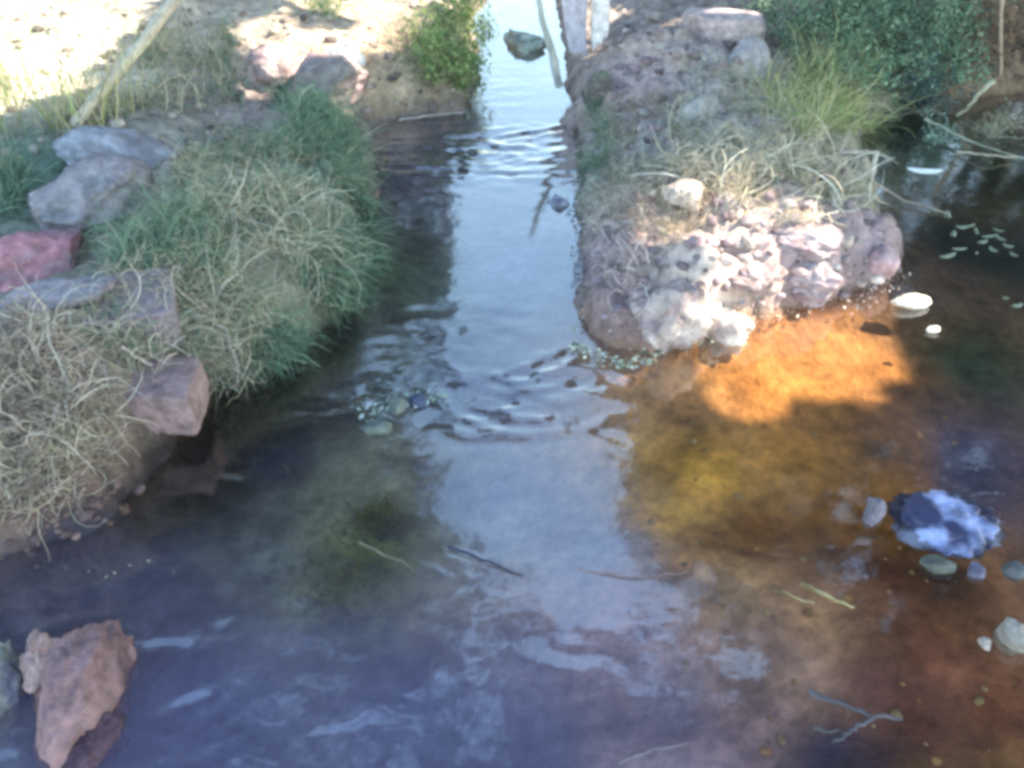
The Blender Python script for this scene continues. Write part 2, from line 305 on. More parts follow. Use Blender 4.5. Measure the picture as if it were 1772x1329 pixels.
# ------------------------------------------------------------------ generators
def unit(a): return a/np.maximum(np.linalg.norm(a, axis=-1, keepdims=True), 1e-9)
def strands(base, dirs, length, width, curl=.5, droop=.5, S_=7, tube=False, floor=None):
    """curved blades (ribbons) or thin tubes; returns verts, faces, strand id per vertex"""
    n = len(base); P = np.zeros((n, S_, 3)); P[:, 0] = base; d = unit(dirs); step = (np.asarray(length)/(S_-1)).reshape(-1, 1)
    ax = unit(R.randn(n, 3)); cu = (R.randn(n, 1)*curl)/(S_-1)
    for i in range(1, S_):
        P[:, i] = P[:, i-1] + d*step
        d = unit(d + np.cross(ax, d)*cu*2 + R.randn(n, 3)*curl*.12 + np.array([0, 0, -1.])*droop*2/(S_-1)*(i/S_))
        if floor is not None:
            g = np.maximum(Hat(P[:, i, 0], P[:, i, 1]), 0)+floor; low = P[:, i, 2] < g
            P[low, i, 2] = g[low]; d[low, 2] = np.abs(d[low, 2])*.3; d = unit(d)
    T = np.gradient(P, axis=1); sd_ = unit(np.cross(T, unit(R.randn(n, 3))[:, None, :])); w_ = np.asarray(width).reshape(-1, 1, 1)*np.linspace(1, .25, S_)[None, :, None]
    if tube:
        b2 = unit(np.cross(T, sd_)); K = 3
        rings = [P + w_*.5*(math.cos(a)*sd_+math.sin(a)*b2) for a in (0, 2.094, 4.189)]
        V = np.stack(rings, 2)
    else: K = 2; V = np.stack([P - w_*.5*sd_, P + w_*.5*sd_], 2)
    ids = np.arange(n*S_*K).reshape(n, S_, K)
    if tube: Fq = np.concatenate([np.stack([ids[:, :-1, k], ids[:, :-1, (k+1) % K], ids[:, 1:, (k+1) % K], ids[:, 1:, k]], -1).reshape(-1, 4) for k in range(K)])
    else: Fq = np.stack([ids[:, :-1, 0], ids[:, :-1, 1], ids[:, 1:, 1], ids[:, 1:, 0]], -1).reshape(-1, 4)
    return V.reshape(-1, 3), Fq, np.repeat(np.arange(n), S_*K), P
def leaves(cen, size, nrm=None, aspect=.5):
    n = len(cen); nr = unit(R.randn(n, 3)) if nrm is None else unit(nrm)
    a = unit(np.cross(nr, unit(R.randn(n, 3)))); b = np.cross(nr, a); s = np.asarray(size).reshape(-1, 1)
    V = np.stack([cen-a*s*.5, cen+b*s*aspect*.5+nr*s*.08, cen+a*s*.5, cen-b*s*aspect*.5+nr*s*.08], 1).reshape(-1, 3)
    i = np.arange(n)*4; return V, np.stack([i, i+1, i+2, i+3], -1), np.repeat(np.arange(n), 4)
def tones(ids, cols, wts=None, jit=.2):
    n = ids.max()+1; cols = np.array(cols, float); k = R.choice(len(cols), n, p=wts)
    c = cols[k]*(1+jit*R.randn(n, 1)).clip(.4, 1.8); return np.clip(c, .005, .9)[ids]
def merge(parts):
    vs, fs, cs = [], [], []; b = 0
    for v, f, c in parts: vs.append(v); fs.append(f+b); cs.append(c); b += len(v)
    return np.concatenate(vs), np.concatenate(fs), np.concatenate(cs)
TAN = [(.42, .36, .25), (.34, .29, .21), (.50, .44, .33), (.26, .22, .16), (.36, .37, .25)]
GRN = [(.12, .20, .13), (.17, .27, .18), (.09, .15, .11), (.22, .30, .2), (.30, .33, .22)]
YGR = [(.36, .40, .17), (.30, .36, .15), (.46, .44, .24), (.2, .28, .12)]
def grass_mat(name, poly, n, length, cols, label, width=.004, tilt=(0, 0, 1), spread=.6, curl=.7, droop=.9, tube=False, floor=.004, cat='grass', mat=None, wts=None, group=None, lift=0):
    B = in_poly(poly, int(n*1.7)); B = B[fbm(B[:, 0], B[:, 1], 7, 3, 23) > -.12][:n]; n = len(B); B[:, 2] += lift*R.rand(n); D = np.array(tilt)[None]+R.randn(n, 3)*spread; D[:, 2] = np.abs(D[:, 2])
    L = length*(.4+1.0*R.rand(n)); v, f, i, _ = strands(B, D, L, width*(.3+1.1*R.rand(n)**2)*(.8 if tube else 1), curl, droop, 8, tube, floor)
    o = mesh_obj(name, v, f, mat or (M_STEM if tube else M_BLADE), col=np.clip(tones(i, cols, wts)*1.3, 0, .8), smooth=False)
    return tag(o, label, cat, group, 'stuff')

def tube_path(pts, radii, col, K=8, jit=.12):
    pts = np.array(pts, float); m = len(pts); T = unit(np.gradient(pts, axis=0)); ref = np.array([.31, .2, .93]); a = unit(np.cross(T, ref)); b = np.cross(T, a)
    ang = np.linspace(0, 2*np.pi, K, endpoint=False); rr = np.asarray(radii).reshape(-1, 1, 1)*(1+jit*R.randn(m, K, 1))
    V = pts[:, None]+rr*(np.cos(ang)[None, :, None]*a[:, None]+np.sin(ang)[None, :, None]*b[:, None])
    ids = np.arange(m*K).reshape(m, K); Fq = np.stack([ids[:-1], np.roll(ids[:-1], -1, 1), np.roll(ids[1:], -1, 1), ids[1:]], -1).reshape(-1, 4)
    V = V.reshape(-1, 3); e0 = np.array([[ids[0, 0], ids[0, 0]+2, ids[0, 0]+4, ids[0, 0]+6], [ids[-1, 0], ids[-1, 0]+2, ids[-1, 0]+4, ids[-1, 0]+6]]) if K == 8 else np.zeros((0, 4), int)
    return V, np.concatenate([Fq, e0]), np.tile(np.array(col, float), (len(V), 1))*(1+.15*R.randn(len(V), 1)).clip(.5, 1.5)
def resample(pts, m, wob=.0):
    pts = np.array(pts, float); s = np.r_[0, np.cumsum(np.linalg.norm(np.diff(pts, axis=0), axis=1))]; t = np.linspace(0, s[-1], m)
    q = np.stack([np.interp(t, s, pts[:, k]) for k in range(3)], -1); q[1:-1] += R.randn(m-2, 3)*wob; return q

import bmesh
def ico(sub):
    bm = bmesh.new(); bmesh.ops.create_icosphere(bm, subdivisions=sub, radius=1); v = np.array([x.co[:] for x in bm.verts]); f = np.array([[q.index for q in p.verts] for p in bm.faces]); bm.free(); return v, f
ICO4, ICO3, ICO5 = ico(4), ico(3), ico(5)
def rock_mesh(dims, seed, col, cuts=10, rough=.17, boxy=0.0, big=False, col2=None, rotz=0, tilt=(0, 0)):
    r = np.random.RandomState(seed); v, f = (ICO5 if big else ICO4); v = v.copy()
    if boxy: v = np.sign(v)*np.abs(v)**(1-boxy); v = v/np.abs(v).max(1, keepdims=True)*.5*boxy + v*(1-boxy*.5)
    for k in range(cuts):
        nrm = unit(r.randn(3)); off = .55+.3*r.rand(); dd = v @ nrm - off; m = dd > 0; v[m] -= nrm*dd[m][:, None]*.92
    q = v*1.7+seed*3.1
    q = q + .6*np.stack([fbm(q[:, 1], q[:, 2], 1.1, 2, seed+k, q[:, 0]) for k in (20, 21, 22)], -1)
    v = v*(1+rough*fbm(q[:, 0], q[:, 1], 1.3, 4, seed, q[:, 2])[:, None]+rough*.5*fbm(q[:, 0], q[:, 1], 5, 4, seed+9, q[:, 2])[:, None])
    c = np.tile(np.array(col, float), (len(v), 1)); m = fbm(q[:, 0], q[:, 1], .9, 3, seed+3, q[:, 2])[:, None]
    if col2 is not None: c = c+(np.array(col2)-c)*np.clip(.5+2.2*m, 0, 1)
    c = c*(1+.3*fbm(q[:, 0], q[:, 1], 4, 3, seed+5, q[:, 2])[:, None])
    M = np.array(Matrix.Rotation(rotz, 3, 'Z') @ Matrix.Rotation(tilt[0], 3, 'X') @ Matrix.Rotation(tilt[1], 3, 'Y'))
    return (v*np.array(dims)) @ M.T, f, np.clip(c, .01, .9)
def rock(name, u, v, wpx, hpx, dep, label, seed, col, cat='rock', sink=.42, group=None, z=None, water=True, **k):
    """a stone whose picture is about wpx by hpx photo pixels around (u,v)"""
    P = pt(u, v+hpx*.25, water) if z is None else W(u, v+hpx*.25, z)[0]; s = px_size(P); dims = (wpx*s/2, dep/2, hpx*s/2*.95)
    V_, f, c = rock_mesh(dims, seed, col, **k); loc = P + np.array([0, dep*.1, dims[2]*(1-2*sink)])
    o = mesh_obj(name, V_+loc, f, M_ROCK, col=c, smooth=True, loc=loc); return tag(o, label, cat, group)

# ------------------------------------------------------------------ rocks and stones
GREY = (.20, .19, .20)
rock('boulder', 152, 328, 245, 132, .34, 'smooth grey boulder on the left bank behind the pink rock', 3, GREY, col2=(.26, .23, .24), big=True, cuts=7, rotz=.2)
rock('slab_stone', 212, 268, 230, 80, .26, 'pale lavender slab leaning over the top of the grey boulder', 8, (.32, .32, .35), col2=(.22, .21, .23), big=True, cuts=10, tilt=(.1, .25))
rock('pink_rock', 68, 432, 215, 130, .28, 'flat pink rock on the left bank in front of the grey boulder', 12, (.36, .17, .19), col2=(.25, .17, .18), big=True, cuts=8, tilt=(0, -.25))
rock('ledge_stone', 88, 505, 225, 66, .18, 'long grey ledge stone under the pink rock at the left edge', 15, (.25, .22, .24), big=True, cuts=9, tilt=(0, -.28))
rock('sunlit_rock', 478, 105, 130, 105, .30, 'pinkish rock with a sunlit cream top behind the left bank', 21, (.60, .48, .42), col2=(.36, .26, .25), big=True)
rock('rounded_rock', 565, 135, 150, 105, .30, 'rounded mauve brown rock beneath the white stone', 24, (.30, .22, .22), col2=(.25, .22, .2), big=True, cuts=5)
rock('white_stone', 605, 104, 95, 62, .16, 'bright white stone resting against the rounded brown rock', 27, (.80, .76, .72), big=True, sink=.25, tilt=(.1, .45))
rock('stream_boulder', 903, 68, 84, 46, .34, 'grey green boulder standing in the narrow upper stream', 31, (.44, .50, .44), col2=(.26, .30, .26), big=True, cuts=9, rough=.3, sink=.5, z=0)
rock('block_rock', 1250, 44, 140, 72, .26, 'pale pink squared block of rock at the top of the right bank', 34, (.52, .42, .42), boxy=.45, cuts=3, rough=.05, big=True)
rock('bank_stone', 1205, 185, 90, 70, .2, 'pale rounded stone among the dry grass of the right bank', 37, (.44, .41, .38), big=True)
rock('bank_stone', 1300, 95, 80, 80, .2, 'greyish stone below the pink block on the right bank', 38, (.42, .38, .38), big=True)
rock('dark_stone', 1030, 150, 62, 95, .2, 'dark mossy stone at the foot of the pale upright slabs', 41, (.16, .14, .13), col2=(.16, .2, .14), big=True)
rock('mound_rock', 1385, 400, 150, 62, .2, 'mauve flat rock with a dark gap beneath it on the right mound', 44, (.33, .25, .26), col2=(.40, .32, .31), big=True, rough=.3, sink=.5)
rock('mound_rock', 1400, 480, 110, 85, .2, 'lavender pink rock at the right tip of the sunlit mound', 45, (.38, .31, .32), col2=(.28, .21, .22), big=True, rough=.28, sink=.5)
rock('mound_rock', 1300, 465, 130, 60, .18, 'brownish mauve rock above the sunlit face of the mound', 46, (.33, .25, .24), col2=(.22, .16, .16), big=True, rough=.3, sink=.52)
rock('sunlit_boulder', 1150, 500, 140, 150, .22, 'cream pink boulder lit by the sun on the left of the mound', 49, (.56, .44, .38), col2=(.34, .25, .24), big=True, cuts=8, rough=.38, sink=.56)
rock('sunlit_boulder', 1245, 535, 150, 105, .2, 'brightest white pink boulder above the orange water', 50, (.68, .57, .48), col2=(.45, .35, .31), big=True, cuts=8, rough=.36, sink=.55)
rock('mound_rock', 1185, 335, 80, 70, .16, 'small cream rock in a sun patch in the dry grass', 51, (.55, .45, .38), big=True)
rock('pink_stone', 1520, 440, 72, 68, .12, 'rose pink angular stone at the tip of the right bank', 54, (.50, .34, .35), cuts=10)
rock('flat_pebble', 1572, 522, 76, 32, .05, 'long white flat pebble in the brown shallows right of the mound', 57, (.78, .72, .62), cuts=6, sink=.3, z=0)
rock('small_pebble', 1614, 571, 24, 18, .02, 'tiny white pebble standing in water beyond the long flat pebble', 58, (.75, .7, .62), sink=.25, z=0)
rock('small_stone', 968, 347, 42, 32, .05, 'small dark stone at the right edge of the bright water', 61, (.20, .2, .26), col2=(.4, .42, .5), z=0)
rock('riffle_stone', 688, 700, 40, 40, .06, 'pale mossy stone standing highest at the left end of the riffle', 64, (.15, .17, .15), z=0)
rock('riffle_stone', 650, 735, 56, 36, .07, 'low grey green stone at the left end of the riffle', 65, (.13, .15, .13), z=0)
rock('riffle_stone', 725, 690, 34, 42, .05, 'dark wet stone beside the pale mossy stone in the riffle', 66, (.06, .07, .12), z=0)
rock('edge_rock', 1755, 1095, 60, 78, .1, 'grey tan stone at the right edge of the brown shallows', 69, (.34, .29, .25), big=True, z=0)
rock('small_pebble', 1706, 1112, 26, 22, .03, 'small tan pebble left of the stone at the right edge', 70, (.42, .33, .28), z=0)
rock('waterside_stone', 1625, 975, 60, 36, .06, 'grey green wet stone below the painted sky glints', 73, (.13, .13, .11), z=0)
rock('waterside_stone', 1690, 985, 40, 34, .05, 'small lilac wet stone beside the grey green one', 74, (.16, .14, .19), z=0)
rock('waterside_stone', 1512, 880, 46, 66, .07, 'pale mauve wet stone standing at the left of the painted sky glints', 75, (.20, .17, .2), z=0)
rock('waterside_stone', 1755, 985, 44, 30, .06, 'dark glossy stone farthest right below the painted sky glints', 76, (.12, .12, .12), z=0)
# red rock in the lower left, partly out of the water
rock('red_rock', 125, 1180, 170, 190, .30, 'crumbling reddish pink rock rising out of the water at the lower left', 80, (.25, .145, .14), col2=(.05, .028, .035), big=True, cuts=6, rough=.2, z=0, sink=.5)
rock('red_rock_chunk', 70, 1140, 85, 100, .16, 'pale salmon chunk on the left flank of the crumbling red rock', 81, (.36, .23, .2), big=True, cuts=10, rough=.34, z=.02, sink=.4)
rock('pale_stone', -6, 1180, 70, 150, .2, 'pale greenish white stone cut by the left frame edge', 82, (.22, .22, .2), col2=(.14, .13, .17), big=True, z=0)
rock('red_rock_chunk', 150, 1275, 110, 110, .14, 'dark purple brown chunk at the foot of the red rock', 83, (.08, .045, .06), big=True, rough=.3, cuts=8, sink=.55, z=0)

# broken block of brickwork hanging out of the left bank
c0 = W(272, 665, .10)[0]
def block(name, u, v, z, wp, hp, dep, col, seed, rot, label, parent=None):
    P = W(u, v, z)[0]; s = px_size(P); v_, f, c = rock_mesh((wp*s/2, dep/2, hp*s/2), seed, col, cuts=0, rough=.09, boxy=.85, big=True, rotz=rot, tilt=(.12, .05))
    return mesh_obj(name, v_+P, f, M_ROCK, col=c, smooth=True, loc=P)
def quad_block(name, corners, ztop, zbot, col, seed, label, cat):
    q = W([c[0] for c in corners], [c[1] for c in corners], ztop); v, f = ICO5; v = v/np.abs(v).max(1, keepdims=True); v = v*(1-.06*(np.linalg.norm(v, axis=1, keepdims=True)/1.73)**6)
    a, b_, c_ = (v[:, :1]+1)/2, (v[:, 1:2]+1)/2, (v[:, 2:]+1)/2
    P = (q[3]*(1-a)+q[2]*a)*(1-b_)+(q[0]*(1-a)+q[1]*a)*b_; P[:, 2:] = zbot+(ztop-zbot)*c_
    n_ = fbm(P[:, 0], P[:, 1], 14, 4, seed, P[:, 2])[:, None]; P = P+unit(v)*n_*.014; c = np.array(col)*(1+.35*fbm(P[:, 0], P[:, 1], 25, 3, seed+1, P[:, 2])[:, None])
    return tag(mesh_obj(name, P, f, M_ROCK, col=c, smooth=True, loc=P.mean(0)), label, cat)
quad_block('masonry_block', [(172, 575), (352, 618), (326, 690), (180, 688)], .175, .05, (.30, .20, .19), 91, 'pinkish squared block of old masonry jutting from the left bank', 'block')
tag(block('masonry_lump', 235, 555, .2, 150, 120, .2, (.28, .22, .23), 92, .3, ''), 'brown grey lump on top of the pinkish masonry block', 'rock')

# pebbles scattered on the bed and banks
def pebbles(name, poly, n, s0, s1, cols, label, kind='stuff'):
    B = in_poly(poly, n); v0, f0 = ico(3 if s1 > .03 else 2); v0 = np.sign(v0)*np.abs(v0)**.8; q0 = v0*1.3; parts = []
    for k in range(n):
        s = s0+(s1-s0)*R.rand()**2; a = R.rand()*6.28; sc = np.array([1, .6+.4*R.rand(), .45+.2*R.rand()])*s
        g = float(Hat(B[k:k+1, 0], B[k:k+1, 1])[0]); q = v0*(1+.45*fbm(q0[:, 0]+k*3, q0[:, 1], 1, 3, k, q0[:, 2])[:, None])*sc
        ca, sa = math.cos(a), math.sin(a); q = np.stack([q[:, 0]*ca-q[:, 1]*sa, q[:, 0]*sa+q[:, 1]*ca, q[:, 2]], -1)+np.array([B[k, 0], B[k, 1], g+s*.15])
        parts.append((q, f0, np.tile(np.array(cols[R.randint(len(cols))])*(.7+.6*R.rand()), (len(q), 1))))
    v, f, c = merge(parts); o = mesh_obj(name, v, f, M_ROCK, col=np.clip(c, 0, .9), smooth=True); return tag(o, label, 'gravel', None, kind)
pebbles('gravel', [(1000, 20), (1320, 80), (1480, 300), (1560, 480), (1350, 540), (1050, 590), (1010, 300)], 420, .005, .026, [(.4, .33, .33), (.34, .26, .28), (.5, .42, .38), (.2, .15, .16)], 'mauve gravel and clods scattered over the right bank')
pebbles('gravel', [(1100, 700), (1600, 560), (1700, 700), (1772, 1329), (1100, 1329), (1080, 900)], 60, .004, .014, [(.35, .2, .08), (.28, .15, .06), (.36, .24, .12)], 'brown gravel on the bed under the clear shallows')
pebbles('gravel', [(0, 0), (850, 0), (820, 190), (660, 200), (560, 250), (0, 300)], 380, .006, .03, [(.4, .32, .28), (.3, .25, .22), (.5, .44, .36), (.18, .15, .14)], 'tan gravel and clods on the far left bank')
pebbles('gravel', [(0, 850), (260, 820), (200, 900), (0, 980)], 60, .006, .02, [(.2, .13, .11), (.12, .08, .08)], 'dark wet pebbles on the mud at the left waterline')

pebbles('gravel', [(1030, 330), (1300, 340), (1480, 380), (1540, 470), (1330, 545), (1060, 580)], 36, .010, .04, [(.36, .27, .25), (.30, .22, .23), (.45, .36, .31)], 'broken mauve clods half sunk in the sunlit mound')
pebbles('gravel', [(1050, 0), (1330, 60), (1320, 200), (1080, 260)], 60, .012, .042, [(.34, .26, .25), (.30, .22, .23), (.36, .31, .28)], 'larger mauve clods on the top of the right bank')
# ------------------------------------------------------------------ grass and dead stems
grass_mat('dead_grass', [(290, 230), (470, 220), (600, 330), (625, 440), (560, 560), (430, 560), (310, 430)], 4200, .13, TAN+GRN[:1]+GRN[3:], 'tan matted dead grass covering the middle of the left bank', .0038, (.1, -.3, .2), .8, 1.8, 1.1)
grass_mat('dead_grass', [(180, 480), (330, 460), (440, 560), (470, 620), (360, 660), (200, 640), (150, 560)], 2600, .14, TAN+GRN[2:4], 'dry tangled grass hanging over the pinkish masonry block', .0036, (.3, -.5, .5), .8, 1.9, 1.0)
grass_mat('dead_grass', [(-200, 560), (60, 540), (190, 600), (200, 760), (130, 850), (0, 880), (-200, 900)], 4200, .12, TAN[:4]+[(.45, .36, .32), (.2, .15, .12), (.12, .09, .07)], 'brittle curled grass tangle at the left edge above the mud', .0034, (.1, -.4, .5), .9, 1.7, .9)
grass_mat('dead_grass', [(400, 260), (640, 250), (640, 420), (500, 430)], 1800, .12, TAN+GRN, 'mixed green and straw grass near the left waterline', .0035, (.4, -.2, .5), .7, 1.3, 1.0)
grass_mat('green_grass', [(450, 150), (625, 190), (632, 330), (560, 330), (470, 260)], 3400, .12, GRN, 'fine grey green grass mound beside the upper stream', .0032, (.2, -.2, .9), .6, 1.0, 1.1)
grass_mat('green_grass', [(560, 330), (640, 330), (645, 460), (600, 525), (480, 625), (410, 620), (520, 540)], 3200, .11, GRN[:4]+[(.06, .09, .07)], 'dark green grass fringe hanging over the left waterline', .0034, (.5, -.4, .2), .6, 1.0, 1.4, floor=.002)
grass_mat('green_grass', [(-200, 250), (60, 260), (40, 380), (-200, 420)], 1200, .2, GRN, 'dark green grass left of the grey boulder', .004, (0, -.2, 1), .5, .8, .9)
grass_mat('green_grass', [(140, 370), (330, 360), (380, 470), (200, 480)], 1500, .15, GRN+[(.3, .3, .24)], 'short teal green grass between the boulder and the dead grass', .0034, (.1, -.2, .9), .6, .9, 1.0)
grass_mat('tall_grass', [(-300, 120), (60, 130), (250, 190), (150, 240), (-300, 260)], 900, .34, YGR+TAN[:2], 'upright pale yellow green blades in front of the sunlit sand', .005, (.05, 0, 1.4), .3, .5, .35)
grass_mat('tall_grass', [(230, 60), (400, 60), (420, 190), (250, 200)], 900, .2, GRN[:3]+TAN, 'sparse green and straw grass right of the leaning stick', .004, (.05, -.1, 1), .5, .9, .8)
grass_mat('green_grass', [(450, -60), (590, -60), (590, 30), (460, 40)], 700, .2, YGR+GRN[:2], 'lime green grass at the top behind the sunlit rock', .005, (0, -.1, 1), .5, .7, .8)
grass_mat('dead_grass', [(620, 70), (760, 50), (770, 180), (650, 180)], 800, .22, TAN[:4]+[(.2, .14, .1)], 'brown dead grass between the white stone and the green shrub', .004, (.1, -.4, .7), .7, 1.2, .9)
grass_mat('dead_grass', [(1050, 180), (1280, 130), (1470, 240), (1480, 340), (1330, 400), (1200, 300), (1060, 320)], 2400, .12, TAN+[(.5, .45, .37)], 'sparse straw grass lying on the top of the right bank', .0036, (.1, -.3, .5), .9, 1.4, 1.0)
grass_mat('dead_grass', [(1150, 250), (1440, 260), (1480, 380), (1380, 390), (1180, 330)], 420, .19, [(.55, .5, .4), (.45, .38, .28)], 'thick pale dead stems arching over the mound rocks', .007, (.1, -.4, .6), .8, 1.3, 1.0, tube=True)
grass_mat('dead_grass', [(1170, 100), (1330, 80), (1360, 230), (1300, 290), (1180, 260)], 1300, .12, [(.5, .47, .4), (.42, .4, .33), (.36, .38, .3)], 'pale bleached grass between the squared block and the yellow blades', .0036, (.1, -.3, .5), .9, 1.4, 1.0)
grass_mat('dead_grass', [(1040, 200), (1200, 230), (1220, 400), (1120, 450), (1030, 400)], 1500, .10, TAN+[(.48, .4, .34)], 'short straw strands scattered over the left side of the mound', .003, (.1, -.3, .4), .9, 1.2, 1.0)
grass_mat('yellow_grass', [(1310, 130), (1480, 120), (1510, 230), (1400, 250), (1330, 210)], 1500, .24, YGR+[(.5, .46, .3)], 'yellow green grass blades fanning out below the teal bush', .0045, (0, -.3, .9), .7, .6, .7)
grass_mat('green_grass', [(1003, 190), (1060, 200), (1050, 290), (1005, 300)], 700, .10, [(.2, .28, .2), (.28, .33, .24)], 'soft pale green grass at the right edge of the upper stream', .003, (-.2, -.3, .8), .6, .8, 1.0)
grass_mat('root_tangle', [(1030, 380), (1130, 350), (1140, 470), (1080, 520), (1030, 470)], 240, .16, [(.5, .38, .36), (.35, .24, .24), (.58, .48, .42)], 'pinkish fine root tangle left of the cream boulder', .004, (0, -.5, .4), .9, 2.2, 1.0, tube=True, cat='roots')
grass_mat('root_tangle', [(60, 560), (300, 480), (460, 560), (380, 640), (240, 620), (60, 800)], 330, .2, [(.5, .45, .36), (.38, .3, .25)], 'pale curling root strands draped over the left bank', .0045, (.2, -.6, .4), .9, 1.6, .9, tube=True, cat='roots')
grass_mat('root_tangle', [(360, 360), (560, 330), (600, 470), (480, 540), (380, 480)], 260, .22, [(.5, .46, .36), (.4, .37, .28)], 'coarse pale stems curled in the tan dead grass', .005, (.3, -.3, .3), .9, 1.7, .9, tube=True, cat='roots')

# ------------------------------------------------------------------ shrubs (each with its own stems and foliage)
def shrub(name, poly, n_stem, hgt, n_leaf, lsize, lcols, scol, label, tilt=(0, 0, 1), spread=.5, aspect=.5, cat='shrub', foliage=True, stem_w=.006, curl=.8, droop=.2):
    B = in_poly(poly, n_stem); loc = B.mean(0); B = loc+(B-loc)*(.08 if n_stem < 50 else 1); B[:, 2] = np.maximum(Hat(B[:, 0], B[:, 1]), 0); e = empty(name, loc, label, cat)
    D = np.array(tilt)[None]+R.randn(n_stem, 3)*spread; D[:, 2] = np.abs(D[:, 2]); L = hgt*(.5+.7*R.rand(n_stem))
    v, f, i, P = strands(B, D, L, stem_w*(.6+.8*R.rand(n_stem)), curl, droop, 8, True, .01)
    q = P[:, 2:].reshape(-1, 3); k = R.randint(len(q), size=n_stem*4); d2 = R.randn(len(k), 3)+np.array([0, 0, .5])
    v2, f2, i2, P2 = strands(q[k], d2, .10*(.5+R.rand(len(k)))*hgt/.35, stem_w*.45, .8, .2, 6, True, .01)
    V, Fq, Cc = merge([(v, f, tones(i, scol)), (v2, f2, tones(i2, scol))]); mesh_obj('stems', V, Fq, M_STEM, e, Cc)
    if foliage:
        q2 = np.concatenate([P2.reshape(-1, 3), P[:, 3:].reshape(-1, 3)]); k = R.randint(len(q2), size=n_leaf)
        v3, f3, i3 = leaves(q2[k]+R.randn(n_leaf, 3)*lsize*1.1, lsize*(.5+R.rand(n_leaf)), R.randn(n_leaf, 3)+np.array([0, -.3, .8]), aspect)
        mesh_obj('foliage', v3, f3, M_LEAF, e, tones(i3, lcols))
    return e
TEAL = [(.21, .34, .22), (.15, .26, .17), (.30, .42, .28), (.07, .11, .08)]
shrub('bush', [(1330, 60), (1500, -40), (1660, 20), (1650, 150), (1500, 190), (1380, 150)], 130, .34, 17000, .020, TEAL, [(.16, .2, .16), (.3, .3, .22)], 'dense teal green bush with tiny leaves on the far side of the right bank', (0, -.2, 1), .5)
shrub('bush', [(1480, 150), (1640, 130), (1650, 215), (1540, 230)], 40, .22, 1800, .016, [(.07, .12, .13), (.06, .1, .09), (.14, .2, .2)], [(.14, .2, .17), (.2, .26, .22)], 'dark blue green twiggy growth hanging over the black pool', (.2, -.6, .5), .6)
shrub('dry_shrub', [(1650, 20), (1850, -40), (1900, 120), (1700, 130)], 80, .32, 2600, .02, [(.34, .22, .15), (.42, .29, .2), (.22, .14, .1), (.2, .24, .14)], [(.38, .26, .18), (.28, .18, .12)], 'brown dried shrub in the top right corner', (0, -.2, 1), .5)
shrub('green_shrub', [(730, 60), (815, 20), (825, 110), (795, 165), (745, 165)], 60, .22, 5200, .020, [(.22, .34, .12), (.32, .42, .16), (.14, .24, .1), (.4, .46, .2)], [(.24, .25, .14)], 'bright lime green leafy shrub beside the narrow upper stream', (.1, -.2, 1), .5)
shrub('bare_twigs', [(1700, 230), (1720, 230), (1720, 245), (1700, 245)], 16, .17, 240, .014, [(.35, .36, .26)], [(.42, .36, .28), (.3, .34, .24)], 'bare pale twigs with curled tips over the black pool at the right edge', (.2, -.1, .8), .7, curl=1.6)
shrub('bare_twigs', [(1620, 240), (1635, 240), (1635, 255), (1620, 255)], 10, .15, 200, .012, [(.25, .36, .3)], [(.3, .4, .34)], 'small greenish twigs rising from the black pool', (0, -.1, .9), .6, curl=1.2)
shrub('twiggy_stalks', [(390, 80), (405, 80), (405, 95), (390, 95)], 12, .2, 200, .012, [(.2, .3, .2)], [(.3, .33, .24)], 'thin upright stalks left of the sunlit rock', (0, 0, 1.3), .2)

# ------------------------------------------------------------------ sticks, boards, floating bits
def stick(name, px, r, col, label, cat='stick', m=14, wob=.004, mat=None, r2=.6, z=None):
    """px: list of (u, v, height above the ground or water)"""
    P = []
    for u, v, h in px:
        q = W(u, v, h)[0] if z is not None else pt(u, v) + np.array([0, 0, h]); P.append(q)
    q = resample(P, m, wob); v, f, c = tube_path(q, np.linspace(r, r*r2, m), col); o = mesh_obj(name, v, f, mat or M_WOOD, col=np.clip(c, 0, .9), smooth=True, loc=P[0]); return tag(o, label, cat)
def wstick(name, pts, r, col, label, cat='stick', m=12, wob=.0014, r2=.5):
    P = [W(u, v, h)[0] for u, v, h in pts]; q = resample(P, m, wob); v, f, c = tube_path(q, np.linspace(r, r*r2, m), col)
    return tag(mesh_obj(name, v, f, M_WOOD, col=np.clip(c, 0, .9), smooth=True, loc=P[0]), label, cat)
g0 = pt(130, 215)[2]
wstick('leaning_stick', [(345, -55, g0+.26), (240, 78, g0+.15), (128, 218, g0+.02)], .026, (.55, .49, .38), 'long pale pole leaning diagonally across the top left bank', wob=.002, r2=.7)
def over(u, v, u0, v0):     # height of a point seen at (u,v) that stands above the ground point seen at (u0,v0)
    b = pt(u0, v0); d = ray(u, v)[0]; t = b[1]/d[1]; return CAM_H + d[2]*t
def upright(name, pts, base, r, col, label, cat='stick', r2=.6, wob=.002, m=10):
    b = pt(*base); P = []
    for u, v in pts:
        d = ray(u, v)[0]; t = b[1]/d[1]; P.append(np.array([0, 0, CAM_H])+d*t)
    q = resample(P, m, wob); v_, f, c = tube_path(q, np.linspace(r, r*r2, m), col)
    return tag(mesh_obj(name, v_, f, M_WOOD, col=np.clip(c, 0, .9), smooth=True, loc=P[0]), label, cat)
upright('broken_stake', [(1500, 350), (1506, 310), (1518, 262)], (1500, 345), .009, (.55, .52, .44), 'thin pale broken stake standing at the edge of the black pool', 'stake', .9)
upright('cross_twig', [(1455, 264), (1490, 262), (1521, 264)], (1500, 345), .004, (.5, .46, .4), 'level twig resting across the top of the broken stake')
upright('reed_stalk', [(1735, -40), (1732, 60), (1731, 130)], (1731, 140), .010, (.50, .40, .30), 'tall straight brown reed stalk in front of the dry shrub', 'reed')
